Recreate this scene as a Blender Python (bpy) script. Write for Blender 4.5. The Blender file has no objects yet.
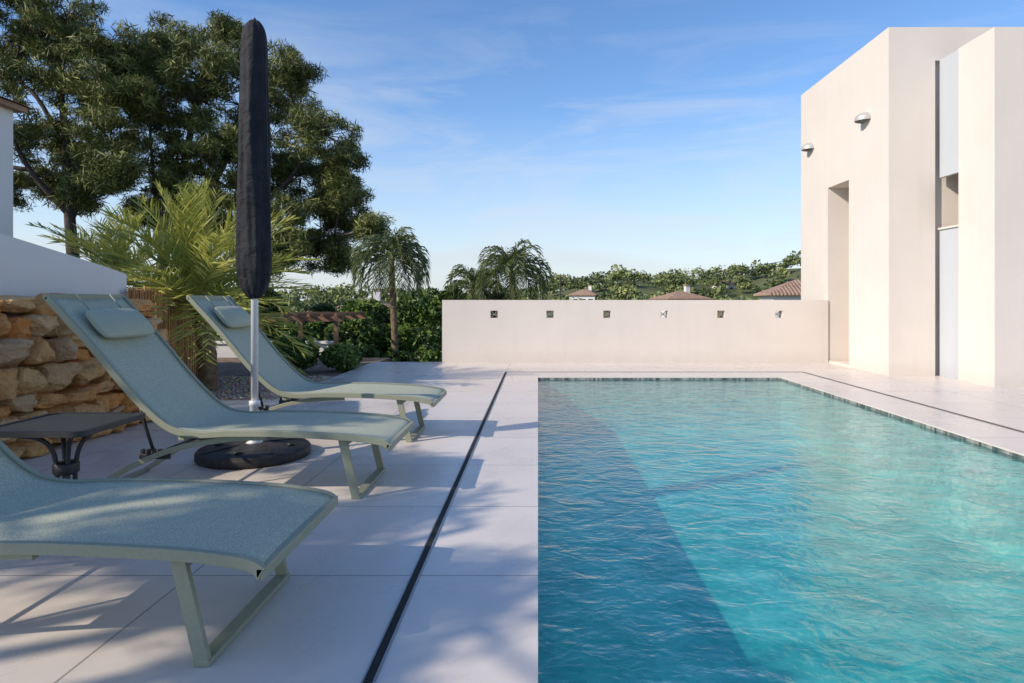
import bpy, bmesh, math, random
import numpy as np
from mathutils import Vector, Matrix
random.seed(7); RNG=np.random.default_rng(11)
scene=bpy.context.scene
scene.view_settings.view_transform='Standard'
try: scene.view_settings.look='None'
except: pass
scene.view_settings.exposure=0

# ---------------------------------------------------------------- materials
def new_mat(name):
    m=bpy.data.materials.new(name); m.use_nodes=True
    nt=m.node_tree; nt.nodes.clear()
    out=nt.nodes.new('ShaderNodeOutputMaterial')
    return m,nt,out
def N(nt,t,**kw):
    n=nt.nodes.new(t)
    for k,v in kw.items(): setattr(n,k,v)
    return n
def L(nt,a,b): nt.links.new(a,b)
def math_n(nt,op,a,b=None,c=None):
    n=N(nt,'ShaderNodeMath',operation=op)
    for i,v in enumerate((a,b,c)):
        if v is None: continue
        if isinstance(v,(int,float)): n.inputs[i].default_value=v
        else: L(nt,v,n.inputs[i])
    return n.outputs[0]
def mixc(nt,f,a,b,mode='MIX'):
    n=N(nt,'ShaderNodeMix',data_type='RGBA',blend_type=mode)
    for idx,v in ((0,f),(6,a),(7,b)):
        if isinstance(v,(int,float)): n.inputs[idx].default_value=v
        elif isinstance(v,tuple): n.inputs[idx].default_value=(*v,1) if len(v)==3 else v
        else: L(nt,v,n.inputs[idx])
    return n.outputs[2]
def noise(nt,scale,detail=4,rough=.55,vec=None,dist=0):
    n=N(nt,'ShaderNodeTexNoise'); n.inputs['Scale'].default_value=scale
    n.inputs['Detail'].default_value=detail; n.inputs['Roughness'].default_value=rough
    n.inputs['Distortion'].default_value=dist
    if vec is not None: L(nt,vec,n.inputs['Vector'])
    return n.outputs['Fac']
def ramp(nt,f,stops):
    n=N(nt,'ShaderNodeValToRGB'); L(nt,f,n.inputs[0])
    e=n.color_ramp.elements
    while len(e)<len(stops): e.new(.5)
    for i,(p,c) in enumerate(stops):
        e[i].position=p; e[i].color=(*c,1) if len(c)==3 else c
    return n.outputs[0]
def pos(nt): return N(nt,'ShaderNodeNewGeometry').outputs['Position']
def bump(nt,h,strength,dist=.01):
    n=N(nt,'ShaderNodeBump'); n.inputs['Strength'].default_value=strength; n.inputs['Distance'].default_value=dist
    L(nt,h,n.inputs['Height']); return n.outputs[0]
def princ(nt,out,color=(.5,.5,.5),rough=.5,metal=0,spec=.5,normal=None):
    b=N(nt,'ShaderNodeBsdfPrincipled')
    if isinstance(color,tuple): b.inputs['Base Color'].default_value=(*color,1)
    else: L(nt,color,b.inputs['Base Color'])
    if isinstance(rough,(int,float)): b.inputs['Roughness'].default_value=rough
    else: L(nt,rough,b.inputs['Roughness'])
    b.inputs['Metallic'].default_value=metal
    b.inputs['Specular IOR Level'].default_value=spec
    if normal is not None: L(nt,normal,b.inputs['Normal'])
    L(nt,b.outputs[0],out.inputs[0]); return b
def simple(name,color,rough=.5,metal=0,spec=.5,nscale=30,var=.12,bstr=.15,bd=.002):
    m,nt,out=new_mat(name)
    p=pos(nt); f=noise(nt,nscale,5,vec=p)
    lo=tuple(max(0,c*(1-var)) for c in color); hi=tuple(min(1,c*(1+var)) for c in color)
    c=ramp(nt,f,[(.3,lo),(.7,hi)])
    princ(nt,out,c,rough,metal,spec,bump(nt,f,bstr,bd)); return m

def stucco(name,col):
    m,nt,out=new_mat(name); p=pos(nt)
    big=noise(nt,.9,5,.6,p); fine=noise(nt,90,3,.6,p); med=noise(nt,6,4,.6,p)
    mp=N(nt,'ShaderNodeMapping'); mp.inputs['Scale'].default_value=(7,7,.5); L(nt,p,mp.inputs[0])
    st=noise(nt,1,4,.6,mp.outputs[0])
    c=ramp(nt,big,[(.25,tuple(x*.92 for x in col)),(.75,col)])
    c=mixc(nt,math_n(nt,'MULTIPLY',ramp(nt,st,[(.5,(0,0,0)),(.8,(1,1,1))]),.14),c,tuple(x*.72 for x in col))
    s=N(nt,'ShaderNodeSeparateXYZ'); L(nt,p,s.inputs[0])
    # splash dirt close to the paving
    low=N(nt,'ShaderNodeMapRange'); L(nt,math_n(nt,'ADD',s.outputs[2],math_n(nt,'MULTIPLY',med,-.25)),low.inputs[0])
    low.inputs[1].default_value=-.12; low.inputs[2].default_value=.16; low.inputs[3].default_value=.28; low.inputs[4].default_value=0
    c=mixc(nt,low.outputs[0],c,tuple(x*.6 for x in col))
    h=math_n(nt,'ADD',math_n(nt,'MULTIPLY',fine,.35),med)
    princ(nt,out,c,.88,0,.25,bump(nt,h,.45,.005)); return m
M_wall=stucco('white_stucco',(.72,.655,.585))
M_wall2=stucco('neighbour_render',(.74,.72,.70))
M_niche_shaded=stucco('niche_stucco_shaded',(.50,.53,.56))  # cooler, darker copy of the white stucco; the panels' shade is in its colour

def tile_mat():
    m,nt,out=new_mat('porcelain_tile'); p=pos(nt)
    s=N(nt,'ShaderNodeSeparateXYZ'); L(nt,p,s.inputs[0])
    def axis(o,off,size):
        a=math_n(nt,'DIVIDE',math_n(nt,'SUBTRACT',o,off),size)
        fl=math_n(nt,'FLOOR',a); fr=math_n(nt,'SUBTRACT',a,fl)
        d=math_n(nt,'MULTIPLY',math_n(nt,'MINIMUM',fr,math_n(nt,'SUBTRACT',1.0,fr)),size)
        return fl,math_n(nt,'LESS_THAN',d,.0045)
    fx,mx=axis(s.outputs[0],-.57,1.07); fy,my=axis(s.outputs[1],3.02,1.01)
    inx=math_n(nt,'MULTIPLY',math_n(nt,'GREATER_THAN',s.outputs[0],-.5),math_n(nt,'LESS_THAN',s.outputs[0],4.7))
    mx=math_n(nt,'MULTIPLY',mx,math_n(nt,'SUBTRACT',1.0,inx))
    mort=math_n(nt,'MAXIMUM',mx,my)
    cb=N(nt,'ShaderNodeCombineXYZ'); L(nt,fx,cb.inputs[0]); L(nt,fy,cb.inputs[1])
    wn=N(nt,'ShaderNodeTexWhiteNoise',noise_dimensions='3D'); L(nt,cb.outputs[0],wn.inputs[0])
    cl=noise(nt,1.6,6,.6,p,.6); fn=noise(nt,45,3,.6,p)
    c=ramp(nt,cl,[(.25,(.64,.57,.505)),(.75,(.76,.69,.62))])
    tint=ramp(nt,wn.outputs[0],[(0,(.92,.92,.92)),(1,(1,1,1))])
    c=mixc(nt,1.0,c,tint,'MULTIPLY')
    dirt=ramp(nt,noise(nt,.7,7,.7,p),[(.52,(0,0,0)),(.72,(1,1,1))])
    c=mixc(nt,math_n(nt,'MULTIPLY',dirt,.12),c,(.36,.34,.32))
    c=mixc(nt,math_n(nt,'MULTIPLY',fn,.10),c,(.42,.40,.38))
    c=mixc(nt,math_n(nt,'MULTIPLY',mort,.8),c,(.20,.19,.18))
    r=N(nt,'ShaderNodeMapRange'); L(nt,cl,r.inputs[0]); r.inputs[1].default_value=.3; r.inputs[2].default_value=.7
    r.inputs[3].default_value=.22; r.inputs[4].default_value=.42
    h=math_n(nt,'SUBTRACT',math_n(nt,'MULTIPLY',fn,.15),mort)
    princ(nt,out,c,r.outputs[0],0,.45,bump(nt,h,.3,.002)); return m
M_tile=tile_mat()

def mosaic(name,cols,size=.05):
    m,nt,out=new_mat(name); p=pos(nt)
    sc=N(nt,'ShaderNodeVectorMath',operation='SCALE'); L(nt,p,sc.inputs[0]); sc.inputs[3].default_value=1/size
    ad=N(nt,'ShaderNodeVectorMath',operation='ADD'); L(nt,sc.outputs[0],ad.inputs[0]); ad.inputs[1].default_value=(.31,.31,.31)
    fl=N(nt,'ShaderNodeVectorMath',operation='FLOOR'); L(nt,ad.outputs[0],fl.inputs[0])
    wn=N(nt,'ShaderNodeTexWhiteNoise',noise_dimensions='3D'); L(nt,fl.outputs[0],wn.inputs[0])
    c=ramp(nt,wn.outputs[0],cols)
    princ(nt,out,c,.3,0,.5); return m
M_mos_dark=mosaic('waterline_mosaic',[(0,(.05,.06,.055)),(.4,(.20,.21,.19)),(.7,(.34,.33,.29)),(1,(.09,.12,.12))],.035)
M_mos_pool=mosaic('pool_mosaic',[(0,(.30,.55,.54)),(.5,(.37,.63,.61)),(1,(.44,.69,.65))],.05)

def water_mat():
    m,nt,out=new_mat('pool_water')
    g=N(nt,'ShaderNodeNewGeometry'); p=g.outputs['Position']
    mp=N(nt,'ShaderNodeMapping'); mp.inputs['Rotation'].default_value=(0,0,.6); mp.inputs['Scale'].default_value=(1,1.3,1); L(nt,p,mp.inputs[0])
    n1=noise(nt,4.2,2,.5,mp.outputs[0],.9); n2=noise(nt,13,3,.55,mp.outputs[0],1.0); n3=noise(nt,1.2,2,.5,p)
    h=math_n(nt,'ADD',math_n(nt,'MULTIPLY',n1,.75),math_n(nt,'MULTIPLY',n2,.28))
    h=math_n(nt,'ADD',h,math_n(nt,'MULTIPLY',n3,.9))
    b=bump(nt,h,1.0,.020)
    dp=N(nt,'ShaderNodeVectorMath',operation='DOT_PRODUCT'); L(nt,g.outputs['Incoming'],dp.inputs[0]); L(nt,b,dp.inputs[1])
    cs=math_n(nt,'MINIMUM',math_n(nt,'ABSOLUTE',dp.outputs['Value']),1.0)
    fr=math_n(nt,'MULTIPLY_ADD',math_n(nt,'POWER',math_n(nt,'SUBTRACT',1.0,cs),4.2),.97,.03)
    tr=N(nt,'ShaderNodeBsdfTransparent')
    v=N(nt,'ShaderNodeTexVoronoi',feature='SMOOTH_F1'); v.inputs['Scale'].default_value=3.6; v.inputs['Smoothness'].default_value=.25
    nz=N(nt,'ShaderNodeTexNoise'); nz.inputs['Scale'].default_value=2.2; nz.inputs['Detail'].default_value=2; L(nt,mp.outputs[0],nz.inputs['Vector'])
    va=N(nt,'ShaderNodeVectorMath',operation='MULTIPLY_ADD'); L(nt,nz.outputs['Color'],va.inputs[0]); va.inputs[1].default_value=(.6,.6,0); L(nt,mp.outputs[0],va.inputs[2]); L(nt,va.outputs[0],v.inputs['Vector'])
    tc=ramp(nt,v.outputs['Distance'],[(.0,(.22,.67,.71)),(.45,(.30,.79,.80)),(.8,(.56,1,.99))]); L(nt,tc,tr.inputs[0])  # cell pattern paints caustic light into the tint, cast onto the pool floor
    df=N(nt,'ShaderNodeBsdfDiffuse'); df.inputs[0].default_value=(.015,.22,.26,1)
    tl=N(nt,'ShaderNodeBsdfTranslucent'); tl.inputs[0].default_value=(.10,.58,.60,1)
    dm=N(nt,'ShaderNodeMixShader'); dm.inputs[0].default_value=.5; L(nt,df.outputs[0],dm.inputs[1]); L(nt,tl.outputs[0],dm.inputs[2])
    body=N(nt,'ShaderNodeMixShader'); body.inputs[0].default_value=.24; L(nt,tr.outputs[0],body.inputs[1]); L(nt,dm.outputs[0],body.inputs[2])
    gl=N(nt,'ShaderNodeBsdfGlossy'); gl.inputs['Roughness'].default_value=.03; L(nt,b,gl.inputs['Normal'])
    mx=N(nt,'ShaderNodeMixShader'); L(nt,fr,mx.inputs[0]); L(nt,body.outputs[0],mx.inputs[1]); L(nt,gl.outputs[0],mx.inputs[2])
    L(nt,mx.outputs[0],out.inputs[0]); return m
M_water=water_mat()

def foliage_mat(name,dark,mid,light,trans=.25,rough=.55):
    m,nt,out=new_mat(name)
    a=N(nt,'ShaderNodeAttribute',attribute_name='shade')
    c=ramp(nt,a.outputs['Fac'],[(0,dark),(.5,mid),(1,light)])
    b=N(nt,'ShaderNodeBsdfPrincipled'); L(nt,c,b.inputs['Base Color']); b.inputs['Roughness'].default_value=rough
    b.inputs['Specular IOR Level'].default_value=.3
    if trans<=0:
        L(nt,b.outputs[0],out.inputs[0]); return m
    t=N(nt,'ShaderNodeBsdfTranslucent'); L(nt,c,t.inputs[0])
    mx=N(nt,'ShaderNodeMixShader'); mx.inputs[0].default_value=trans
    L(nt,b.outputs[0],mx.inputs[1]); L(nt,t.outputs[0],mx.inputs[2]); L(nt,mx.outputs[0],out.inputs[0]); return m
M_pine=foliage_mat('pine_needles',(.07,.085,.022),(.16,.18,.05),(.32,.33,.10),0)
M_palm=foliage_mat('palm_leaf',(.18,.21,.03),(.40,.41,.08),(.62,.58,.20),.35,.4)
M_palm2=foliage_mat('queen_palm_leaf',(.05,.07,.02),(.11,.145,.05),(.20,.23,.09),.3,.45)
M_shrub=foliage_mat('shrub_leaf',(.03,.055,.014),(.08,.14,.026),(.19,.27,.06),0,.4)
M_far=foliage_mat('distant_leaf',(.08,.11,.04),(.18,.215,.075),(.32,.34,.13),0,.7)
M_bark=simple('pine_bark',(.075,.06,.05),.9,0,.2,8,.4,.8,.03)
M_palmbark=simple('palm_bark',(.18,.13,.08),.9,0,.2,14,.4,.9,.03)
M_frame=simple('powder_coated_frame',(.285,.295,.205),.5,0,.4,60,.05,.1)
M_black=simple('black_plastic',(.018,.018,.02),.45,0,.5,40,.2,.1)
M_base=simple('parasol_base_plastic',(.035,.032,.032),.6,0,.4,25,.3,.3)
M_pole=simple('aluminium_pole',(.72,.72,.70),.35,.2,.5,20,.04,.05)
M_lamp=simple('sconce_metal',(.50,.48,.45),.45,.3,.5,20,.06,.05)
M_steel=simple('drain_steel',(.35,.34,.33),.35,.8,.5,20,.1,.1)
M_slot=simple('drain_slot_dark',(.012,.012,.012),.8)
M_glassdark=simple('window_dark',(.04,.05,.06),.1)
M_soil=simple('garden_soil',(.20,.15,.11),.95,0,.2,6,.3,.6,.03)
M_wood=simple('pergola_wood',(.22,.13,.08),.7,0,.3,9,.3,.3)

def sling_mat(name,c1,c2):
    m,nt,out=new_mat(name); p=pos(nt)
    v=N(nt,'ShaderNodeTexVoronoi'); v.inputs['Scale'].default_value=190; L(nt,p,v.inputs['Vector'])
    n=noise(nt,5,4,.6,p); f=noise(nt,210,2,.6,p)
    c=mixc(nt,ramp(nt,f,[(.38,(0,0,0)),(.62,(1,1,1))]),c1,c2)
    c=mixc(nt,math_n(nt,'MULTIPLY',n,.2),c,tuple(x*.8 for x in c1))
    princ(nt,out,c,.6,0,.35,bump(nt,v.outputs[0],.6,.002)); return m
M_sling=sling_mat('textilene_sling',(.30,.325,.225),(.60,.61,.47))
M_pillow=sling_mat('pillow_fabric',(.35,.375,.275),(.45,.475,.365))
def cover_mat():
    m,nt,out=new_mat('parasol_cover_fabric'); p=pos(nt)
    n=noise(nt,7,5,.6,p,.6); f=noise(nt,300,2,.5,p)
    c=ramp(nt,n,[(.3,(.008,.009,.013)),(.7,(.020,.022,.030))])
    h=math_n(nt,'ADD',n,math_n(nt,'MULTIPLY',f,.05))
    princ(nt,out,c,.75,0,.3,bump(nt,h,.9,.04)); return m
M_cover=cover_mat()
def tableglass():
    m,nt,out=new_mat('textured_dark_glass'); p=pos(nt)
    f=noise(nt,120,3,.7,p); c=ramp(nt,f,[(.4,(.015,.018,.018)),(.7,(.09,.10,.10))])
    princ(nt,out,c,.28,0,.45,bump(nt,f,.5,.003)); return m
M_tglass=tableglass()
def stone_mat():
    m,nt,out=new_mat('dry_stone'); p=pos(nt)
    a=N(nt,'ShaderNodeAttribute',attribute_name='shade')
    c=ramp(nt,a.outputs['Fac'],[(0,(.76,.28,.07)),(.25,(.84,.42,.14)),(.5,(.78,.50,.24)),(.72,(.62,.44,.28)),(.85,(.88,.48,.17)),(1,(.80,.30,.08))])
    n=noise(nt,7,7,.65,p,.4); v=noise(nt,30,5,.75,p)
    c=mixc(nt,ramp(nt,n,[(.42,(0,0,0)),(.7,(.5,.5,.5))]),c,(.85,.56,.28))
    c=mixc(nt,ramp(nt,v,[(.5,(0,0,0)),(.75,(.7,.7,.7))]),c,(.34,.14,.045))
    princ(nt,out,c,.9,0,.15,bump(nt,math_n(nt,'ADD',n,math_n(nt,'MULTIPLY',v,.5)),1,.05)); return m
M_stone=stone_mat()
def gravel_mat():
    m,nt,out=new_mat('gravel'); p=pos(nt)
    v=N(nt,'ShaderNodeTexVoronoi'); v.inputs['Scale'].default_value=30; L(nt,p,v.inputs['Vector'])
    c=mixc(nt,.7,(.50,.42,.34),v.outputs['Color'],'SOFT_LIGHT')
    princ(nt,out,c,.9,0,.2,bump(nt,v.outputs['Distance'],1,.03)); return m
M_gravel=gravel_mat()
def roof_mat():
    m,nt,out=new_mat('terracotta_tiles'); tc=N(nt,'ShaderNodeTexCoord')
    w=N(nt,'ShaderNodeTexWave'); w.inputs['Scale'].default_value=1.3; w.inputs['Distortion'].default_value=.4; L(nt,tc.outputs['Object'],w.inputs[0])
    n=noise(nt,2.5,5,.7,pos(nt))
    c=ramp(nt,n,[(.3,(.30,.17,.11)),(.5,(.44,.29,.20)),(.75,(.54,.42,.32))])
    c=mixc(nt,math_n(nt,'MULTIPLY',w.outputs['Fac'],.6),c,(.14,.08,.055))
    princ(nt,out,c,.85,0,.2,bump(nt,w.outputs['Fac'],.6,.08)); return m
M_roof=roof_mat()
def reed_mat():
    m,nt,out=new_mat('reed_screen'); a=N(nt,'ShaderNodeAttribute',attribute_name='shade')
    c=ramp(nt,a.outputs['Fac'],[(0,(.22,.095,.035)),(.5,(.50,.25,.10)),(1,(.66,.40,.18))])
    princ(nt,out,c,.75,0,.3); return m
M_reed=reed_mat()
def ground_mat():
    m,nt,out=new_mat('hillside_ground'); p=pos(nt)
    n=noise(nt,.05,8,.65,p); f=noise(nt,.8,6,.7,p)
    c=ramp(nt,n,[(.3,(.07,.10,.04)),(.55,(.13,.15,.07)),(.8,(.26,.23,.15))])
    c=mixc(nt,math_n(nt,'MULTIPLY',f,.4),c,(.05,.06,.03))
    princ(nt,out,c,.95,0,.1,bump(nt,f,.8,.3)); return m
M_ground=ground_mat()

# ---------------------------------------------------------------- mesh helpers
def link(o,parent=None):
    scene.collection.objects.link(o)
    if parent: o.parent=parent
    return o
def empty(name,loc=(0,0,0)):
    e=bpy.data.objects.new(name,None); e.location=loc; e.empty_display_size=.2; return link(e)
def mesh_obj(name,v,f,mat,parent=None,smooth=False,shade=None):
    me=bpy.data.meshes.new(name); me.from_pydata([tuple(x) for x in v],[],f); me.update()
    me.materials.append(mat)
    if smooth: me.polygons.foreach_set('use_smooth',[True]*len(me.polygons))
    if shade is not None:
        a=me.attributes.new('shade','FLOAT','FACE'); a.data.foreach_set('value',np.asarray(shade,dtype=np.float32))
    o=bpy.data.objects.new(name,me); return link(o,parent)
def box(name,x0,x1,y0,y1,z0,z1,mat,parent=None,bev=0,seg=2):
    bm=bmesh.new(); bmesh.ops.create_cube(bm,size=1)
    for v in bm.verts:
        v.co=Vector(((x0+x1)/2+v.co.x*(x1-x0),(y0+y1)/2+v.co.y*(y1-y0),(z0+z1)/2+v.co.z*(z1-z0)))
    if bev>0: bmesh.ops.bevel(bm,geom=bm.edges[:],offset=bev,segments=seg,affect='EDGES',profile=.5)
    me=bpy.data.meshes.new(name); bm.to_mesh(me); bm.free(); me.materials.append(mat)
    return link(bpy.data.objects.new(name,me),parent)
def tube_data(pts,rad,n=8,V=None,F=None,cap=True):
    V=[] if V is None else V; F=[] if F is None else F
    pts=[Vector(p) for p in pts]
    if isinstance(rad,(int,float)): rad=[rad]*len(pts)
    s=len(V); up=None
    for i,p in enumerate(pts):
        t=(pts[min(i+1,len(pts)-1)]-pts[max(i-1,0)]).normalized()
        if up is None:
            up=t.cross(Vector((0,0,1)))
            if up.length<.01: up=t.cross(Vector((1,0,0)))
            up.normalize()
        else:
            up=(up-t*up.dot(t)).normalized()
        w=t.cross(up)
        for k in range(n):
            a=2*math.pi*k/n; V.append(p+(up*math.cos(a)+w*math.sin(a))*rad[i])
    for i in range(len(pts)-1):
        for k in range(n):
            a=s+i*n+k; b=s+i*n+(k+1)%n; F.append((a,b,b+n,a+n))
    if cap:
        F.append(tuple(s+k for k in range(n))[::-1]); F.append(tuple(s+(len(pts)-1)*n+k for k in range(n)))
    return V,F
def tube(name,pts,rad,mat,parent=None,n=10):
    V,F=tube_data(pts,rad,n); return mesh_obj(name,V,F,mat,parent,True)
def catmull(P,k=6):
    P=[Vector(p) for p in P]; Q=[P[0]*2-P[1]]+P+[P[-1]*2-P[-2]]; out=[]
    for i in range(1,len(Q)-2):
        for j in range(k):
            t=j/k; a,b,c,d=Q[i-1],Q[i],Q[i+1],Q[i+2]
            out.append(.5*((2*b)+(c-a)*t+(2*a-5*b+4*c-d)*t*t+(3*b-a-3*c+d)*t**3))
    out.append(P[-1]); return out
def lathe(name,prof,mat,parent=None,n=48,loc=(0,0,0),mod=None):
    V=[];F=[]
    for i,(r,z) in enumerate(prof):
        for k in range(n):
            a=2*math.pi*k/n; rr=r*(mod(a,z) if mod else 1)
            V.append((loc[0]+rr*math.cos(a),loc[1]+rr*math.sin(a),loc[2]+z))
    for i in range(len(prof)-1):
        for k in range(n):
            a=i*n+k;b=i*n+(k+1)%n;F.append((a,b,b+n,a+n))
    F.append(tuple(range(n))[::-1]); F.append(tuple((len(prof)-1)*n+k for k in range(n)))
    return mesh_obj(name,V,F,mat,parent,True)
def leaves(name,C,size,mat,aspect=.4,shade=None,parent=None,updir=None,jit=.35):
    C=np.asarray(C,float); n=len(C)
    d=RNG.normal(size=(n,3)); 
    if updir is not None: d=d*.7+np.asarray(updir)
    d/=np.linalg.norm(d,axis=1)[:,None]
    q=RNG.normal(size=(n,3)); w=np.cross(d,q); w/=np.linalg.norm(w,axis=1)[:,None]
    s=size*(1+jit*RNG.normal(size=(n,1))).clip(.4,2)
    a=d*s*.5; b=w*s*.5*aspect
    V=np.stack([C-a,C+b,C+a,C-b],1).reshape(-1,3)
    me=bpy.data.meshes.new(name); me.vertices.add(4*n); me.vertices.foreach_set('co',V.astype(np.float32).ravel())
    me.loops.add(4*n); me.loops.foreach_set('vertex_index',np.arange(4*n,dtype=np.int32))
    me.polygons.add(n); me.polygons.foreach_set('loop_start',np.arange(0,4*n,4,dtype=np.int32))
    me.update(calc_edges=True)
    if shade is None: shade=RNG.random(n)
    at=me.attributes.new('shade','FLOAT','FACE'); at.data.foreach_set('value',np.clip(shade,0,1).astype(np.float32))
    me.materials.append(mat); me.validate()
    return link(bpy.data.objects.new(name,me),parent)
def ball_pts(c,r,n,flat=1.0,shell=.35):
    d=RNG.normal(size=(n,3)); d/=np.linalg.norm(d,axis=1)[:,None]
    rr=r*(shell+(1-shell)*RNG.random((n,1)))**.6
    p=d*rr; p[:,2]*=flat; return p+np.asarray(c)

EL=math.radians(32); to_sun=Vector((-.87,-.50,0)).normalized()*math.cos(EL)+Vector((0,0,math.sin(EL)))

# ---------------------------------------------------------------- terrain
def sstep(a,b,x):
    t=np.clip((x-a)/(b-a),0,1); return t*t*(3-2*t)
def terrain_h(x,y):
    x=np.asarray(x,float);y=np.asarray(y,float)
    base=-2.5-3.5*sstep(15,60,y)
    A=6.0+8*sstep(-30,65,x)+1.2*np.sin(x*.11)
    hill=A*np.exp(-((y-165)/46)**2)
    hill2=(8+18*sstep(-60,140,x))*np.exp(-((y-400)/90)**2)*(.75+.25*np.sin(x*.022+.6))
    und=.5*np.sin(x*.09+y*.05)*sstep(50,110,y)
    return base+hill+hill2+und
def build_ground():
    ys=np.concatenate([np.linspace(-300,-20,8),np.linspace(-10,60,15),np.linspace(66,300,40),np.linspace(320,900,30),[1200,2000,4000,8000]])
    xs=np.concatenate([[-8000,-3000,-1200,-600],np.linspace(-320,320,81),[600,1200,3000,8000]])
    X,Y=np.meshgrid(xs,ys); Z=terrain_h(X,Y); Z=np.where(np.abs(X)>1000,-6,Z)
    nx=len(xs); V=list(zip(X.ravel(),Y.ravel(),Z.ravel()))
    F=[(j*nx+i,j*nx+i+1,(j+1)*nx+i+1,(j+1)*nx+i) for j in range(len(ys)-1) for i in range(nx-1)]
    mesh_obj('ground',V,F,M_ground,smooth=True)
build_ground()

# ---------------------------------------------------------------- terrace & pool
PX0,PX1,PY0,PY1=0.0,4.09,.7,10.8
def terrace():
    e=empty('terrace')
    xs=[-4.5,-3.45,PX0,PX1,14.0]; ys=[-7,PY0,8.3,PY1,13.45]
    V=[(x,y,0) for y in ys for x in xs]; n=len(xs); F=[]
    for j in range(4):
        for i in range(4):
            if i==2 and j in(1,2): continue
            if i==0 and j>=2: continue
            F.append((j*n+i,j*n+i+1,(j+1)*n+i+1,(j+1)*n+i))
    mesh_obj('paving',V,F,M_tile,e)
    box('edge_left',-3.45,-3.40,8.3,13.45,-2.6,-.003,M_wall,e)
    box('edge_back',-3.40,6.0,13.40,13.45,-2.6,-.003,M_wall,e)
    return e
terrace()
def pool():
    e=empty('swimming_pool'); zf=-.95
    def wallq(name,a,b,z0,z1,mat):
        mesh_obj(name,[(a[0],a[1],z0),(b[0],b[1],z0),(b[0],b[1],z1),(a[0],a[1],z1)],[(0,1,2,3)],mat,e)
    c=[(PX0,PY0),(PX1,PY0),(PX1,PY1),(PX0,PY1)]
    for i in range(4):
        wallq('waterline',c[i],c[(i+1)%4],-.08,-.014,M_mos_dark); wallq('coping_edge',c[i],c[(i+1)%4],-.014,0,M_tile); wallq('pool_wall',c[i],c[(i+1)%4],zf,-.08,M_mos_pool)
    mesh_obj('pool_floor',[(*p,zf) for p in c],[(0,1,2,3)],M_mos_pool,e)
pool()
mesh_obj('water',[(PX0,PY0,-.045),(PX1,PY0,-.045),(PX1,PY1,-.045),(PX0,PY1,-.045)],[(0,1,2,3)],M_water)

def drain():
    e=empty('drainage_channel')
    def run(x0,x1,y0,y1):
        box('slot',x0,x1,y0,y1,-.02,.004,M_slot,e)
        if y1-y0>x1-x0:
            box('edge',x0-.008,x0-.001,y0,y1,-.02,.006,M_steel,e); box('edge',x1+.001,x1+.008,y0,y1,-.02,.006,M_steel,e)
        else:
            box('edge',x0,x1,y0-.008,y0-.001,-.02,.006,M_steel,e); box('edge',x0,x1,y1+.001,y1+.008,-.02,.006,M_steel,e)
    run(-.592,-.562,-5,11.50); run(-.592,4.78,11.52,11.545); run(4.75,4.78,-5,11.50)
drain()

# ---------------------------------------------------------------- boundary wall with openings
def bwall():
    e=empty('boundary_wall'); x0,x1,y0,y1,h=-1.98,5.995,13.22,13.42,1.3
    hx=[(u-538)*13.22/640 for u in (494,550,607,664,721,779)]
    hw=.075; z0=.93; z1=1.08
    xs=[x0]; 
    for c in hx: xs+= [c-hw,c+hw]
    xs.append(x1)
    box('lower',x0,x1,y0,y1,-2.6,z0,M_wall,e); box('upper',x0,x1,y0,y1,z1,h,M_wall,e)
    for i in range(0,len(xs),2): box('pier',xs[i],xs[i+1],y0,y1,z0,z1,M_wall,e)
    for c in hx:
        box('lattice',c-hw,c+hw,y0+.10,y0+.12,z0+.066,z0+.082,M_wall,e)
        V,F=tube_data([(c-hw,y0+.11,z0),(c+hw,y0+.11,z1)],.009,6); V,F=tube_data([(c+hw,y0+.13,z0),(c-hw,y0+.13,z1)],.009,6,V,F)
        mesh_obj('lattice_cross',V,F,M_wall,e)
bwall()

# ---------------------------------------------------------------- tower house
def tower():
    e=empty('white_modern_house'); H=5.97
    box('front_left',6.0,6.795,10.95,12.35,-.1,H,M_wall,e)
    box('over_door',6.0,6.795,12.35,13.25,3.62,H,M_wall,e)
    box('rear_left',6.0,6.795,13.25,14.6,-2.6,H,M_wall,e)
    box('core',6.795,13,11.05,14.6,-.1,H,M_wall,e)
    box('core_front',7.6,13,9.7,11.05,-.1,5.36,M_wall,e)
    box('core_front_upper',6.795,13,10.95,11.05,5.40,H,M_wall,e)
    box('front_pillar',6.82,13,9.56,10.38,-.1,5.38,M_wall,e)
    box('niche_panel_lower',6.87,6.93,10.382,10.948,0,2.5,M_niche_shaded,e)
    box('niche_panel_upper',6.87,6.93,10.382,10.948,3.39,5.40,M_niche_shaded,e)
    box('ledge',6.84,6.97,10.382,10.948,2.5,2.53,M_wall,e)
    box('door_step',6.01,6.78,12.36,13.24,-.05,.05,M_tile,e)
tower()
def sconce(y,z):
    e=empty('wall_lamp',(6.0,y,z))
    V=[];F=[];n=14;m=8
    for j in range(m+1):
        ph=math.pi/2*j/m
        for i in range(n+1):
            th=math.pi*i/n
            V.append((-.20*math.sin(th)*math.cos(ph),.17*math.cos(th)*math.cos(ph)*-1,.13*math.sin(ph)))
    for j in range(m):
        for i in range(n):
            a=j*(n+1)+i;F.append((a,a+1,a+n+2,a+n+1))
    mesh_obj('shade',V,F,M_lamp,e,True)
    V2=[(v[0],v[1],-.03 if k>=n+1 else 0) for k,v in enumerate(V[:n+1]+V[:n+1])]
    mesh_obj('rim',V2,[(i,i+1,n+2+i,n+1+i) for i in range(n)],M_lamp,e,True)
    box('back_plate',-.02,-.001,-.1,.1,-.05,.06,M_lamp,e,.004)
sconce(11.7,4.6); sconce(14.07,4.63)

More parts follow.
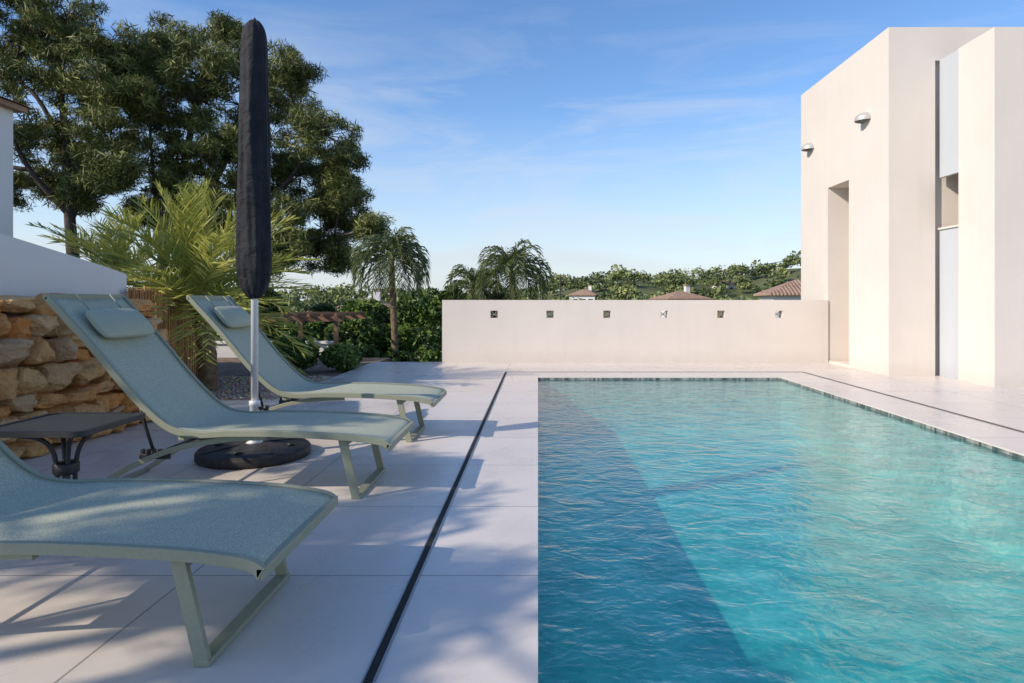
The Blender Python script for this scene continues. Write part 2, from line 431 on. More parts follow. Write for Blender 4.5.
# ---------------------------------------------------------------- sun loungers
PROF=catmull([(-.93,0,.350),(-.99,0,.380),(-1.2,0,.410),(-1.6,0,.432),(-1.95,0,.436),(-2.2,0,.430),(-2.38,0,.485),(-2.6,0,.69),(-2.86,0,1.0),(-3.15,0,1.32)],7)
def sweep(name,path,w,t,y,mat,parent,off=0):
    V=[];F=[];n=len(path)
    for i,p in enumerate(path):
        a=path[max(i-1,0)];b=path[min(i+1,n-1)];tg=(b-a).normalized();nn=Vector((-tg.z,0,tg.x))
        if nn.z<0: nn=-nn
        c=Vector((p.x,y,p.z))+nn*off
        for sy,sn in ((-1,-1),(1,-1),(1,1),(-1,1)): V.append(c+Vector((0,sy*w/2,0))+nn*sn*t/2)
    for i in range(n-1):
        for k in range(4): F.append((i*4+k,i*4+(k+1)%4,(i+1)*4+(k+1)%4,(i+1)*4+k))
    F.append((0,1,2,3));F.append((n*4-4,n*4-3,n*4-2,n*4-1))
    o=mesh_obj(name,V,F,mat,parent)
    b=o.modifiers.new('b','BEVEL'); b.width=.004; b.segments=2; b.limit_method='ANGLE'; return o
def lounger(y0,W=.75,dx=0,rot=0):
    e=empty('sun_lounger',(dx,y0,0)); e.rotation_euler[2]=rot
    sweep('rail_near',PROF,.028,.042,.014,M_frame,e); sweep('rail_far',PROF,.028,.042,W-.014,M_frame,e)
    V=[];F=[];K=13
    for i,p in enumerate(PROF):
        for k in range(K):
            t=k/(K-1); sag=.012*math.sin(math.pi*t)
            V.append((p.x,.03+t*(W-.06),p.z+.014-sag))
    for i in range(len(PROF)-1):
        for k in range(K-1): a=i*K+k;F.append((a,a+1,a+K+1,a+K))
    o=mesh_obj('sling',V,F,M_sling,e,True); s=o.modifiers.new('s','SOLIDIFY'); s.thickness=.004; s.offset=-1
    p=PROF[0]; box('foot_bar',p.x-.022,p.x+.012,.0,W,p.z-.022,p.z+.02,M_frame,e,.006)
    p=PROF[-1]; box('head_bar',p.x-.02,p.x+.015,.0,W,p.z-.02,p.z+.022,M_frame,e,.006)
    box('mid_bar',-2.31,-2.27,.03,W-.03,.385,.41,M_frame,e,.004)
    for y,nm in ((.055,'leg_near'),(W-.055,'leg_far')):
        V=[];
        for (x,z) in ((-1.25,.395),(-1.16,.012)):
            V+=[(x-.026,y-.012,z),(x+.026,y-.012,z),(x+.026,y+.012,z),(x-.026,y+.012,z)]
        mesh_obj(nm,V,[(0,1,5,4),(1,2,6,5),(2,3,7,6),(3,0,4,7),(0,3,2,1),(4,5,6,7)],M_frame,e)
    box('sled_bar',-1.19,-1.13,.042,W-.042,.0,.024,M_frame,e,.005)
    box('leg_crossbar',-1.265,-1.225,.066,W-.066,.34,.365,M_frame,e,.004)
    R=catmull([(-1.75,0,.405),(-2.05,0,.385),(-2.35,0,.325),(-2.65,0,.20),(-2.95,0,.012)],5)
    sweep('rear_leg_near',R,.022,.036,.046,M_frame,e); sweep('rear_leg_far',R,.022,.036,W-.046,M_frame,e)
    box('rear_sled_bar',-2.97,-2.92,.058,W-.058,0,.024,M_frame,e,.005)
    for y in (.10,W-.10):
        tube('recliner_strut',[(-2.62,y,.67),(-2.56,y,.45),(-2.50,y,.27)],.011,M_black,e)
        box('ratchet',-2.60,-2.40,y-.012,y+.012,.25,.285,M_black,e,.004)
        for k in range(5): box('tooth',-2.59+k*.038,-2.572+k*.038,y-.012,y+.012,.285,.315,M_black,e)
    tube('strut_bar',[(-2.5,.1,.28),(-2.5,W-.1,.28)],.011,M_black,e)
    bm=bmesh.new(); bmesh.ops.create_cube(bm,size=1)
    bmesh.ops.subdivide_edges(bm,edges=bm.edges[:],cuts=5,use_grid_fill=True)
    for v in bm.verts:
        x,y,z=v.co*2
        v.co=Vector((x*.125*(1-.04*abs(y)**2),y*.275*(1-.03*x*x),z*.055*max(.15,(1-.75*abs(x)**3)*(1-.6*abs(y)**5))))
    me=bpy.data.meshes.new('pillow'); bm.to_mesh(me); bm.free(); me.materials.append(M_pillow)
    me.polygons.foreach_set('use_smooth',[True]*len(me.polygons))
    o=link(bpy.data.objects.new('headrest_pillow',me),e)
    d=Vector((-.65,0,.76)); nn=Vector((.76,0,.65))
    q=Matrix((( d.x,0,nn.x),(0,1,0),(d.z,0,nn.z))).to_4x4()
    o.matrix_local=Matrix.Translation(Vector((-2.955,W/2,1.10))+nn*.060)@q
    s=o.modifiers.new('s','SUBSURF'); s.levels=1; s.render_levels=1
    for y in (W/2-.17,W/2+.17):
        tube('strap',[Vector((-3.02,y,1.19))+nn*.03,Vector((-3.13,y,1.32))+nn*.03],.004,M_frame,e,6)
    return e
lounger(2.22,.82,-.03); lounger(4.13,.78,-.03); lounger(5.80,.78,-.02)

# ---------------------------------------------------------------- side table
def table():
    e=empty('side_table',(-2.72,3.69,0)); h=.60; s=.30
    def rsq(s,r,n=6):
        P=[]
        for cx,cy,a0 in ((s-r,s-r,0),(-s+r,s-r,90),(-s+r,-s+r,180),(s-r,-s+r,270)):
            for k in range(n+1):
                a=math.radians(a0+90*k/n);P.append((cx+r*math.cos(a),cy+r*math.sin(a)))
        return P
    out=rsq(s,.06);inn=rsq(s-.025,.045);n=len(out)
    V=[(x,y,h-.03) for x,y in out]+[(x,y,h) for x,y in out]+[(x,y,h) for x,y in inn]+[(x,y,h-.03) for x,y in inn];F=[]
    for k in range(n):
        j=(k+1)%n
        F+=[(k,j,n+j,n+k),(n+k,n+j,2*n+j,2*n+k),(2*n+k,2*n+j,3*n+j,3*n+k),(3*n+k,3*n+j,j,k)]
    o=mesh_obj('rim',V,F,M_black,e)
    V=[(x,y,h-.006) for x,y in inn]+[(x,y,h-.014) for x,y in inn]
    mesh_obj('glass_top',V,[tuple(range(n)),tuple(range(2*n-1,n-1,-1))]+[(k,(k+1)%n,n+(k+1)%n,n+k) for k in range(n)],M_tglass,e)
    for sx in(-1,1):
        for sy in(-1,1):
            P=catmull([(sx*.20,sy*.20,h-.035),(sx*.08,sy*.08,h-.09),(sx*.035,sy*.035,h-.22),(sx*.05,sy*.05,.17),(sx*.22,sy*.22,.012)],5)
            tube('leg',P,.013,M_black,e,8)
    lathe('collar',[(.055,h-.30),(.065,h-.29),(.065,h-.24),(.055,h-.23)],M_black,e,20)
table()

# ---------------------------------------------------------------- parasol
def parasol():
    e=empty('closed_parasol',(-2.36,5.33,0))
    lathe('base',[(.0,0),(.43,0),(.445,.015),(.445,.06),(.43,.08),(.18,.10),(.10,.115),(.0,.116)],M_base,e,64)
    for k in range(4):
        a=math.pi/4+k*math.pi/2
        V,F=tube_data([(math.cos(a)*.12,math.sin(a)*.12,.112),(math.cos(a)*.43,math.sin(a)*.43,.083)],.006,6); mesh_obj('seam',V,F,M_black,e)
        b=k*math.pi/2; lathe('grip',[(.0,.09),(.03,.09),(.03,.108),(.0,.108)],M_black,e,14,(math.cos(b)*.3,math.sin(b)*.3,0))
    lathe('stem',[(.075,.11),(.05,.13),(.04,.16),(.038,.42),(.044,.425),(.044,.46),(.032,.465)],M_pole,e,24)
    tube('knob',[(.03,0,.40),(.09,0,.40)],[.012,.012],M_black,e); lathe('knob_head',[(.0,-.02),(.022,-.02),(.022,.02),(.0,.02)],M_black,e,12,(.095,0,.40))
    tube('pole',[(0,0,.1),(0,0,3.5)],.029,M_pole,e,20)
    prof=[(.03,1.31),(.055,1.325),(.10,1.40),(.125,1.52),(.132,1.62),(.128,1.8),(.125,2.1),(.12,2.5),(.113,2.9),(.106,3.2),(.10,3.4),(.093,3.50),(.075,3.57),(.045,3.615),(.01,3.63)]
    P=catmull([(r,0,z) for r,z in prof],4); prof=[(max(.005,p.x),p.z) for p in P]
    def mod(a,z): 
        k=1-abs((z-2.3)/1.5)**4*.9
        return 1+max(0,k)*(.06*math.sin(5*a+z*.9)+.045*math.sin(8*a-z*2.3+1)+.025*math.sin(13*a+z*5))
    lathe('cover',prof,M_cover,e,96,(0,0,0),mod)
    lathe('cover_tip',[(.014,3.61),(.012,3.64),(.004,3.65)],M_black,e,12)
    tube('zip',[(.128,-.03,1.5),(.122,-.03,2.5),(.10,-.03,3.4)],.004,M_black,e,6)
parasol()

# ---------------------------------------------------------------- left boundary: dry stone wall + rendered wall
def stonewall():
    e=empty('dry_stone_wall')
    V=[];F=[];S=[]
    bm0=bmesh.new(); bmesh.ops.create_cube(bm0,size=2); bmesh.ops.subdivide_edges(bm0,edges=bm0.edges[:],cuts=5,use_grid_fill=True)
    base=np.array([v.co[:] for v in bm0.verts]); bf=[tuple(v.index for v in f.verts) for f in bm0.faces]; bm0.free()
    nrm=base/np.linalg.norm(base,axis=1)[:,None]*1.2; shape=base*.60+nrm*.40
    def stone(c,dy,dz,dx):
        p=shape.copy()
        for k in range(7):
            d=RNG.normal(size=3); d/=np.linalg.norm(d); lim=RNG.uniform(.72,1.0)
            t=p@d; over=np.clip(t-lim,0,None); p-=over[:,None]*d*.9
        ph=RNG.random(6)*6.3
        for a in range(3):
            p[:,a]+=.09*np.sin(base[:,(a+1)%3]*2.6+ph[a])+.05*np.sin(base[:,(a+2)%3]*6.1+ph[a+3])+RNG.normal(size=len(p))*.018
        p=p*np.array([dx,dy,dz])*1.02
        ang=RNG.normal()*.16; ca,sa=math.cos(ang),math.sin(ang)
        y=p[:,1]*ca-p[:,2]*sa; z=p[:,1]*sa+p[:,2]*ca; p[:,1]=y;p[:,2]=z
        s=len(V); V.extend((p+np.array(c)).tolist()); F.extend([tuple(i+s for i in f) for f in bf]); S.extend([RNG.random()]*len(bf))
    z=0.0
    while z<1.30:
        hh=RNG.uniform(.12,.24); 
        if z+hh>1.20: hh=1.32-z
        y=3.2-RNG.random()*.3
        while y<6.75:
            w=RNG.uniform(.14,.42)
            if RNG.random()<.35 and hh>.16:
                k=RNG.uniform(.35,.65)
                stone((-4.31+RNG.uniform(-.04,.05),y+w/2,z+hh*k/2),w/2,hh*k/2,.16); stone((-4.31+RNG.uniform(-.04,.05),y+w/2+RNG.normal()*.02,z+hh*(1+k)/2),w/2,hh*(1-k)/2,.16)
            else: stone((-4.31+RNG.uniform(-.05,.06),y+w/2,z+hh/2+RNG.normal()*.01),w/2,hh/2,.18)
            y+=w
        z+=hh
    mesh_obj('stones',V,F,M_stone,e,False,S)
    box('core',-4.48,-4.36,3.0,6.7,-.1,1.24,M_soil,e)
stonewall()
def lwall():
    ys=[3.0,4.9,5.0,5.35,6.1,6.7,7.0]; zs=[1.30,1.30,1.93,1.86,1.74,1.64,1.58]
    V=[];F=[];n=len(ys)
    for y,z in zip(ys,zs): V+=[(-4.5,y,-.3),(-4.5,y,z),(-4.72,y,z),(-4.72,y,-.3)]
    for i in range(n-1):
        for k in range(4): F.append((i*4+k,(i+1)*4+k,(i+1)*4+(k+1)%4,i*4+(k+1)%4))
    F+=[(0,1,2,3),(n*4-1,n*4-2,n*4-3,n*4-4)]
    mesh_obj('rendered_garden_wall',V,F,M_wall2)
lwall()

def reed():
    V=[];F=[];S=[]; a=Vector((-4.42,6.9,0)); b=Vector((-5.75,10.9,0)); n=420
    for i in range(n):
        t=i/n; p=a.lerp(b,t)+Vector((RNG.normal()*.012,0,0)); top=1.42+RNG.normal()*.02; r=.006+RNG.random()*.004
        k0=len(F); tube_data([p+Vector((0,0,-.1)),p+Vector((RNG.normal()*.006,0,.7)),p+Vector((RNG.normal()*.01,0,top))],r,5,V,F,False)
        S+= [RNG.random()]*(len(F)-k0)
    e=empty('reed_fence'); mesh_obj('reeds',V,F,M_reed,e,True,S)
    for z in (.3,.75,1.2): tube('wire',[a+Vector((.02,0,z)),b+Vector((.02,0,z))],.006,M_steel,e,6)
reed()

# garden beds
box('garden_bed',-14,-3.46,8.31,15,-2.6,-.05,M_soil)
mesh_obj('gravel_bed',[(-6.3,6.8,.0),(-4.51,6.8,.0),(-4.51,8.302,.0),(-3.46,8.302,.0),(-3.46,10.9,.0),(-6.3,10.9,.0)],[(0,1,2,3,4,5)],M_gravel)
V=[];F=[]
bm=bmesh.new(); bmesh.ops.create_icosphere(bm,subdivisions=1,radius=1); ib=np.array([v.co[:] for v in bm.verts]); iff=[tuple(v.index for v in f.verts) for f in bm.faces]; bm.free()
for i in range(1500):
    x=RNG.uniform(-5.6,-3.5);y=RNG.uniform(8.35,10.8); r=RNG.uniform(.012,.032); s=len(V)
    V.extend((ib*np.array([r,r*RNG.uniform(.6,1),r*.6])+np.array([x,y,.004+r*.3])).tolist()); F.extend([tuple(k+s for k in f) for f in iff])
mesh_obj('pebbles',V,F,M_gravel,None,True)

# ---------------------------------------------------------------- palms
def palm(name,base,top,r0,nf,flen,droop,leaf,mat,el=(10,80),lw=.02,seed=1,dens=34,hang=.55):
    rg=np.random.default_rng(seed); e=empty(name)
    base=Vector(base);top=Vector(top); mid=base.lerp(top,.5)+Vector((.06,0,0))
    P=catmull([base,mid,top],8); n=len(P)
    tube('trunk',P,[r0*(1.15-.35*i/n)*(1+.10*(i%2)) for i in range(n)],M_palmbark,e,12)
    V=[];F=[];S=[]
    for f in range(nf):
        az=f*2.39996+rg.normal()*.2; t=(f+.5)/nf
        elv=math.radians(el[0]+(el[1]-el[0])*(1-t)+rg.normal()*6); Lh=flen*rg.uniform(.8,1.1)*(1 if t>.2 else .85)
        d=Vector((math.cos(az)*math.cos(elv),math.sin(az)*math.cos(elv),math.sin(elv))); p=Vector(top); pts=[p.copy()]; steps=dens; tint=rg.random()*.5
        for k in range(steps):
            d=(d+Vector((0,0,-droop*(.4+1.6*k/steps)/steps))).normalized(); p=p+d*Lh/steps; pts.append(p.copy())
        s0=len(F); tube_data(pts[::3],[max(.003,.014*(1-i*3/steps)) for i in range(len(pts[::3]))],4,V,F,False); S+=[.45+tint*.5]*(len(F)-s0)
        for k in range(4,steps+1):
            q=pts[k]; tg=(pts[k]-pts[k-1]).normalized(); side=tg.cross(Vector((0,0,1)))
            if side.length<.05: side=Vector((1,0,0))
            side.normalize(); up=side.cross(tg)
            prof=math.sin(math.pi*min(1,.12+.88*k/steps)*.93)**.6
            for sg in(-1,1):
                ld=(side*sg*.65+tg*rg.uniform(.7,1.1)+up*rg.uniform(-.1,.45)).normalized(); ln=leaf*prof*rg.uniform(.8,1.15)
                m=q+ld*ln*.5; en=m+(ld+Vector((0,0,-hang*(.7+.6*rg.random())))).normalized()*ln*.5
                w=(tg*.6+up*rg.uniform(-.6,.6)).normalized()*lw*.5; s=len(V); V+= [q-w*.5,q+w*.5,m+w,m-w,en]; F+=[(s,s+1,s+2,s+3),(s+3,s+2,s+4)]
                sh=min(1,max(0,tint+rg.random()*.5)); S+=[sh,sh]
    mesh_obj('fronds',V,F,mat,e,False,S); return e
def tocenter(u,v,Y): return ((u-538)*Y/640,Y,1.3-(v-300)*Y/640)
palm('feather_palm',(-4.75,9.2,-.1),(-4.9,9.2,1.30),.12,74,1.85,.60,.44,M_palm,(-20,88),.030,3,28,.12)
palm('feather_palm',(-7.6,12,-.1),(-7.9,12,1.6),.14,50,1.6,.7,.42,M_palm,(-10,88),.032,5,24,.15)
palm('queen_palm',(-3.5,15.6,-2.6),(-3.58,15.6,2.35),.085,38,1.30,3.4,.46,M_palm2,(-5,85),.034,8,30,1.0)
palm('queen_palm',(-.7,18.5,-3),(-.75,18.5,2.1),.10,38,1.45,2.7,.5,M_palm2,(0,80),.040,12,28,1.0)
palm('queen_palm',(-1.9,19.5,-3),(-2.0,19.5,1.7),.10,30,1.3,2.6,.45,M_palm2,(0,75),.040,15,24,1.0)

# ---------------------------------------------------------------- pines
def pine(name,limbs,clumps,seed,leafs=.15,per=14,tuft=120,feeder=.045,asp=.11):
    e=empty(name); V=[];F=[]
    for pts,r0,r1 in limbs:
        P=catmull([Vector(p) for p in pts],6); n=len(P)
        tube_data(P,[r0+(r1-r0)*i/(n-1) for i in range(n)],8,V,F)
    mesh_cent=[];sh=[]
    rg=np.random.default_rng(seed)
    allp=[]
    for pts,_,_ in limbs: allp+=catmull(pts,4)[4:]
    for (c,r) in clumps:
        c=np.array(c)
        near=min(allp,key=lambda q:(q-Vector(c)).length)
        md=near.lerp(Vector(c),.5)+Vector((rg.normal()*.12,rg.normal()*.12,-.1))
        tube_data(catmull([near,md,Vector(c)],4),[feeder*(1-.07*i) for i in range(9)],5,V,F)
        for k in range(per):
            d=rg.normal(size=3); d/=np.linalg.norm(d); rr=r*rg.random()**.42
            tc=c+d*rr*np.array([1,1,.85]); tr=rg.uniform(.24,.52)
            tube_data([Vector(c),Vector(c).lerp(Vector(tc),.6)+Vector((0,0,-.05)),Vector(tc)],[.016,.011,.006],4,V,F,False)
            n=int(tuft*(tr/.35)**2*rg.uniform(.6,1.2))
            pts=ball_pts(tc,tr,n,.66,.02); mesh_cent.append(pts)
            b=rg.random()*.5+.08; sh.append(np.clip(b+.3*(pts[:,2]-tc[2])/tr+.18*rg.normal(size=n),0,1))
    mesh_obj('trunk_and_limbs',V,F,M_bark,e,True)
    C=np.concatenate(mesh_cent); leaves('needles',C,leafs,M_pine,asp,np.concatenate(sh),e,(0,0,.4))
def T(u,v,Y): return tocenter(u,v,Y)
c1=[]; rg=np.random.default_rng(5)
for u,v,r in [(-60,40,50),(-20,70,45),(20,35,42),(68,22,36),(105,50,38),(45,80,42),(90,100,40),(-10,120,42),(122,95,34),(20,140,32),(70,145,30),(110,140,34),(-50,170,40),(8,190,22),(48,180,20),(60,55,40),(0,0,40),(90,175,24),(40,30,34),(110,175,22),(75,200,14),(135,60,24)]:
    Y=20+rg.uniform(-1.6,1.6); c1.append((T(u,v,Y),r*Y/640))
l1=[([T(78,420,20),T(76,300,20),T(70,220,20),T(66,150,20),T(60,80,20)],.24,.07),([T(70,220,20),T(95,160,20.5),T(105,100,20.5)],.12,.05),([T(70,215,20),T(30,170,19.5),T(0,110,19.5)],.11,.04),([T(66,150,20),T(30,90,20),T(-30,60,20)],.08,.04),([T(30,170,19.5),T(-30,160,19.5),T(-50,150,19.5)],.07,.03)]
pine('pine_tree',l1,c1,21,.23,23,185)
c2=[]
for u,v,r in [(185,42,28),(215,62,36),(165,80,36),(250,58,28),(200,100,42),(155,125,34),(240,105,42),(285,72,28),(300,105,36),(325,135,32),(340,165,26),(270,140,40),(225,150,38),(180,150,36),(300,175,36),(160,180,30),(205,190,36),(255,190,40),(325,205,30),(350,222,24),(290,225,36),(245,232,36),(318,250,24),(200,225,30),(343,256,18),(275,258,22),(372,228,10),(150,215,20),(140,95,26),(232,30,18),(160,55,26),(180,235,18),(345,190,24)]:
    Y=21+rg.uniform(-1.9,1.9); c2.append((T(u,v,Y),r*Y/640))
l2=[([T(160,420,21),T(160,300,21),T(168,230,21),T(185,160,21),T(200,80,21)],.26,.07),([T(168,230,21),T(215,180,21),T(245,110,21),T(260,70,21)],.14,.05),([T(165,250,21),T(220,230,20.5),T(280,190,20.5),T(315,140,20.5)],.13,.04),([T(220,230,20.5),T(290,240,20.5),T(335,235,20.5)],.07,.03),([T(165,240,21),T(155,190,21),T(150,130,21)],.10,.04)]
pine('pine_tree',l2,c2,22,.23,23,190)
# off-frame pine added behind and left; clumps placed to dapple the terrace with shade
c3=[]
for tx,ty,r in [(-3.1,1.4,.5),(-2.4,1.2,.45),(-.75,2.3,.32),(-.55,2.9,.22),(-2.6,3.5,.40),(-1.6,3.4,.32),(-.95,3.9,.30),(.9,1.4,.5),(-1.2,1.2,.5),(-1.2,5.2,.3)]:
    z=rg.uniform(4.3,5.8); k=z/math.sin(EL); c3.append(((tx+to_sun.x*k,ty+to_sun.y*k,z),r))
cx=sum(c[0][0] for c in c3)/len(c3); cy=sum(c[0][1] for c in c3)/len(c3)
l3=[([(cx-.6,cy,-2.6),(cx-.6,cy,1),(cx-.4,cy+.1,3.2),(cx,cy,5.0)],.20,.05),([(cx-.4,cy+.1,3.2),(cx+.5,cy+.6,4.3),(cx+1.1,cy+1.1,5.0)],.09,.04),([(cx-.4,cy,3.4),(cx-1.1,cy-.8,4.4),(cx-1.4,cy-1.4,5.0)],.08,.04)]
pine('pine_tree',l3,c3,23,.17,8,110,.03,.2)

# ---------------------------------------------------------------- shrubs
def shrub(name,c,r,n,size,mat=M_shrub,flat=.9,lobes=9):
    e=empty(name,(0,0,0)); P=[];S=[]
    V,F=[],[]
    c=np.array(c,float)
    for k in range(lobes):
        d=RNG.normal(size=3); d/=np.linalg.norm(d); d[2]=abs(d[2])*.8-.15
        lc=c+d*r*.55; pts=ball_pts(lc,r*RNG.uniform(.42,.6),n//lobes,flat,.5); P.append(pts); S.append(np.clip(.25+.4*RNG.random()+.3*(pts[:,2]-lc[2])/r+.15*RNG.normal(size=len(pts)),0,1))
        tube_data([Vector((c[0],c[1],c[2]-r*1.1)),Vector(lc)],[.02*r*2,.01],5,V,F)
    mesh_obj('stems',V,F,M_bark,e); leaves('foliage',np.concatenate(P),size,mat,.55,np.concatenate(S),e)
shrub('shrub',tocenter(290,357,11.8),.52,5200,.09); shrub('shrub',tocenter(343,360,12.2),.42,4200,.08); shrub('shrub',tocenter(268,362,11.2),.30,2500,.08)
P=[];S=[]
for u,v,Y,r in [(350,345,17,.9),(375,330,18,1.0),(410,325,18.5,1.0),(440,330,18,1.0),(425,312,20,.9),(365,318,20,.8),(385,350,16.5,.8),(425,352,16.5,.9),(330,350,17,.7),(455,315,19.5,.9),(300,345,19,.9),(500,316,20,.8),(400,360,16,.8),(360,365,15.5,.7),(440,365,15.6,.7),(320,322,24,.7),(255,320,20,1.1),(225,300,20,1.2),(180,310,18,1.2),(120,300,18,1.2),(60,290,20,1.2),(10,280,20,1.3)]:
    c=tocenter(u,v,Y)
    for k in range(7):
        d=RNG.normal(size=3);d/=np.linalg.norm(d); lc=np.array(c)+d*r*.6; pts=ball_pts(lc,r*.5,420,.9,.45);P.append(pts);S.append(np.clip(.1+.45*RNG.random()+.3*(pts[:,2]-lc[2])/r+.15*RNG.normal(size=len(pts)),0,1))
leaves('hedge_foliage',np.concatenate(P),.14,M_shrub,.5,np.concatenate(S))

# ---------------------------------------------------------------- houses
def villa(x,y,w,d,zt,rh,rot=0,name='tile_roofed_villa',zb=-8,chim=True):
    e=empty(name,(x,y,0)); e.rotation_euler[2]=rot
    box('walls',-w/2,w/2,-d/2,d/2,zb,zt,M_wall2,e)
    o=.35; V=[(-w/2-o,-d/2-o,zt),(w/2+o,-d/2-o,zt),(w/2+o,d/2+o,zt),(-w/2-o,d/2+o,zt),(-w/2+d/2*.8,0,zt+rh),(w/2-d/2*.8,0,zt+rh)]
    V+=[(a,b,c-.14) for a,b,c in V[:4]]
    mesh_obj('roof',V,[(0,1,5,4),(1,2,5),(2,3,4,5),(3,0,4),(0,6,7,1),(1,7,8,2),(2,8,9,3),(3,9,6,0),(9,8,7,6)],M_roof,e)
    for k in (-.28,.05,.33):
        box('window',k*w-.45,k*w+.45,-d/2-.02,-d/2+.1,zt-2.0,zt-.8,M_glassdark,e)
        box('sill',k*w-.55,k*w+.55,-d/2-.08,-d/2-.021,zt-2.1,zt-2.0,M_wall2,e)
    if chim:
        box('chimney',w*.2-.3,w*.2+.3,-.1,.5,zt,zt+rh+.7,M_wall2,e); box('chimney_cap',w*.2-.4,w*.2+.4,-.2,.6,zt+rh+.7,zt+rh+.85,M_roof,e)
def at(u,Y): return (u-538)*Y/640
villa(at(680,85),85,5.4,6,1.5,1.0,.2); villa(at(797,45),45,4.2,5,1.75,1.0,-.15)
villa(at(585,125),125,5,5,2.3,1.1,-.3); villa(at(612,150),150,5,5,3.4,1.0,.2); villa(at(725,150),150,5,5,5.0,1.0,.2); villa(at(318,28),28,3.6,4.0,.05,.85,.15,chim=False); villa(at(368,60),60,4,5,.7,.8,.1)
def nh():
    e=empty('neighbour_house')
    box('walls',-16,-8.2,6.5,10,-2.6,4.25,M_wall2,e); box('eaves',-16.1,-8.05,6.4,10.1,4.25,4.33,M_roof,e)
    mesh_obj('roof',[(-16.2,6.3,4.332),(-7.98,6.3,4.332),(-7.98,10.2,4.332),(-16.2,10.2,4.332),(-12,8.2,5.3)],[(0,1,4),(1,2,4),(2,3,4),(3,0,4)],M_roof,e)
    box('window',-8.21,-8.17,7.4,8.4,1.5,2.8,M_glassdark,e)
nh()
def lowwall():
    e=empty('garden_outbuilding')
    a=tocenter(262,300,15.5)[0]; b=tocenter(332,300,15.5)[0]
    box('wall',a-2,b,15.4,15.6,-2.6,.25,M_wall2,e); box('coping',a-2.05,b+.05,15.35,15.65,.25,.30,M_wall2,e)
lowwall()
def pergola():
    e=empty('pergola'); x0,x1=at(258,14.3),at(338,14.3)
    for x in (x0,(x0+x1)/2,x1-.1): box('post',x,x+.09,14.3,14.39,-2.6,.82,M_wood,e)
    box('beam',x0-.1,x1+.1,14.29,14.37,.82,.93,M_wood,e); box('beam_back',x0-.1,x1+.1,16.2,16.28,.82,.93,M_wood,e)
    for k in range(7): x=x0+k*(x1-x0)/6-.03; box('rafter',x,x+.06,14.1,16.5,.932,1.0,M_wood,e)
pergola()
def poles():
    e=empty('overhead_power_line')
    A=Vector((at(560,130),130,5.6)); B=Vector((at(830,60),60,5.2))
    for dz in (0,.5):
        tube('cable',[A.lerp(B,t)+Vector((0,0,dz-1.6*math.sin(math.pi*t))) for t in np.linspace(0,1,14)],.035,M_black,e,5)
    for P in (A,B): tube('pole',[(P.x,P.y,-8),(P.x,P.y,P.z+.8)],.13,M_bark,e,8)
poles()

# ---------------------------------------------------------------- distant tree mass
P=[];S=[]
for i in range(1250):
    y=RNG.uniform(95,230) if i>160 else RNG.uniform(55,100)
    if i>950: y=RNG.uniform(300,410)
    x=RNG.uniform(-.85,.6)*y
    if i>950: x=RNG.uniform(-.35,.55)*y
    h=float(terrain_h(x,y)); r=RNG.uniform(1.2,2.9)*(1 if y>100 else .9)*(1.5 if i>950 else 1)
    b=RNG.random()*.7
    for k in range(4):
        d=RNG.normal(size=3)*.45*r; d[2]=abs(d[2])*.7
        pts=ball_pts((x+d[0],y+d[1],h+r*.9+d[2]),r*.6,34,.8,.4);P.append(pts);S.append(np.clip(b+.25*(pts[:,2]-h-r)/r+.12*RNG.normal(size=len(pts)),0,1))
leaves('distant_trees',np.concatenate(P),.75,M_far,.6,np.concatenate(S))

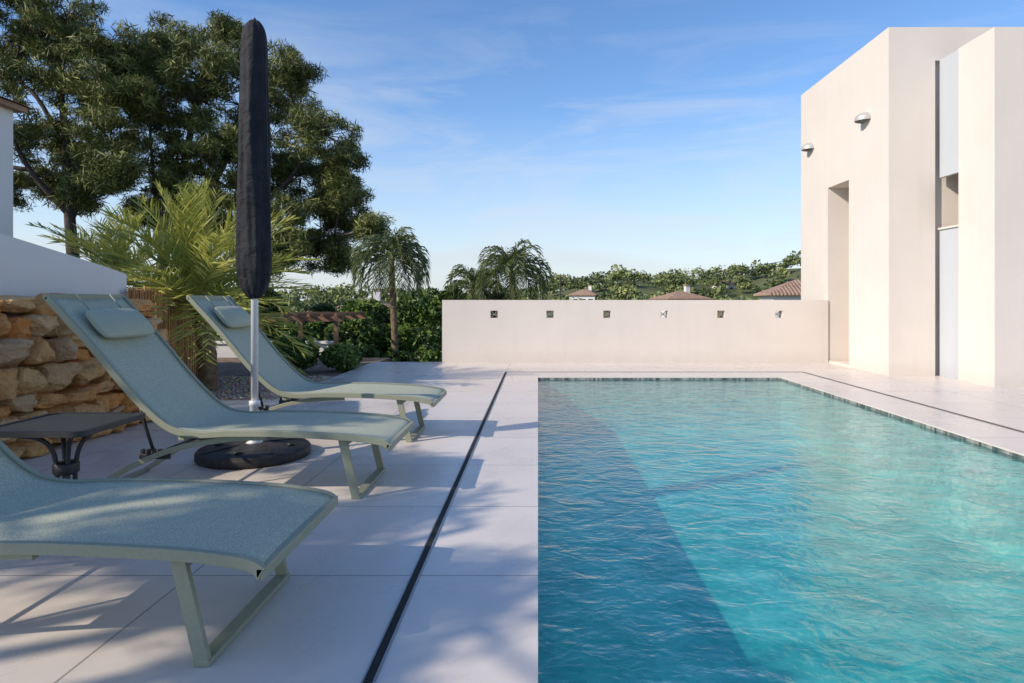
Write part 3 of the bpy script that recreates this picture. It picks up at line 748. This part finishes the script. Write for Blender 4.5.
# ---------------------------------------------------------------- light & sky
sd=bpy.data.lights.new('sun','SUN'); sd.energy=4.7; sd.angle=math.radians(.55); sd.color=(1,.88,.73)
so=link(bpy.data.objects.new('sun',sd)); so.rotation_euler=to_sun.to_track_quat('Z','Y').to_euler(); so.location=(-20,-8,20)
w=bpy.data.worlds.new('World'); scene.world=w; w.use_nodes=True; nt=w.node_tree; nt.nodes.clear()
out=N(nt,'ShaderNodeOutputWorld'); bg=N(nt,'ShaderNodeBackground'); bg.inputs[1].default_value=.15
sky=N(nt,'ShaderNodeTexSky',sky_type='NISHITA'); sky.sun_disc=False; sky.sun_elevation=EL
sky.sun_rotation=math.atan2(to_sun.x,to_sun.y)%(2*math.pi); sky.air_density=1.0; sky.dust_density=.3; sky.ozone_density=1.5
hs=N(nt,'ShaderNodeHueSaturation'); hs.inputs['Saturation'].default_value=1.2; hs.inputs['Value'].default_value=1.28; L(nt,sky.outputs[0],hs.inputs['Color'])
sk=mixc(nt,1.0,hs.outputs[0],(.98,.95,1.03),'MULTIPLY')
tc=N(nt,'ShaderNodeTexCoord'); mp=N(nt,'ShaderNodeMapping'); mp.inputs['Scale'].default_value=(1.4,1.0,7.5); mp.inputs['Rotation'].default_value=(0,.12,.3); L(nt,tc.outputs['Generated'],mp.inputs[0])
cn=noise(nt,1.9,9,.62,mp.outputs[0],.7)
s=N(nt,'ShaderNodeSeparateXYZ'); L(nt,tc.outputs['Generated'],s.inputs[0])
haze=ramp(nt,s.outputs[2],[(0,(.8,.8,.8)),(.08,(.55,.55,.55)),(.28,(0,0,0))])
sk=mixc(nt,haze,sk,(3.9,4.6,5.4))
mask=ramp(nt,s.outputs[2],[(0,(1,1,1)),(.25,(.8,.8,.8)),(.46,(0,0,0))])
cf=math_n(nt,'MULTIPLY',math_n(nt,'MULTIPLY',ramp(nt,cn,[(.46,(0,0,0)),(.72,(1,1,1))]),mask),.62)
c=mixc(nt,cf,sk,(4.9,5.2,5.6))
L(nt,c,bg.inputs[0]); L(nt,bg.outputs[0],out.inputs[0])

# ---------------------------------------------------------------- camera
cd=bpy.data.cameras.new('camera'); cd.sensor_width=36; cd.lens=22.5; cd.shift_x=-26/1024; cd.shift_y=-41.5/1024
cd.clip_start=.05; cd.clip_end=20000
co=link(bpy.data.objects.new('camera',cd)); co.location=(0,0,1.3); co.rotation_euler=(math.radians(90),0,0); scene.camera=co
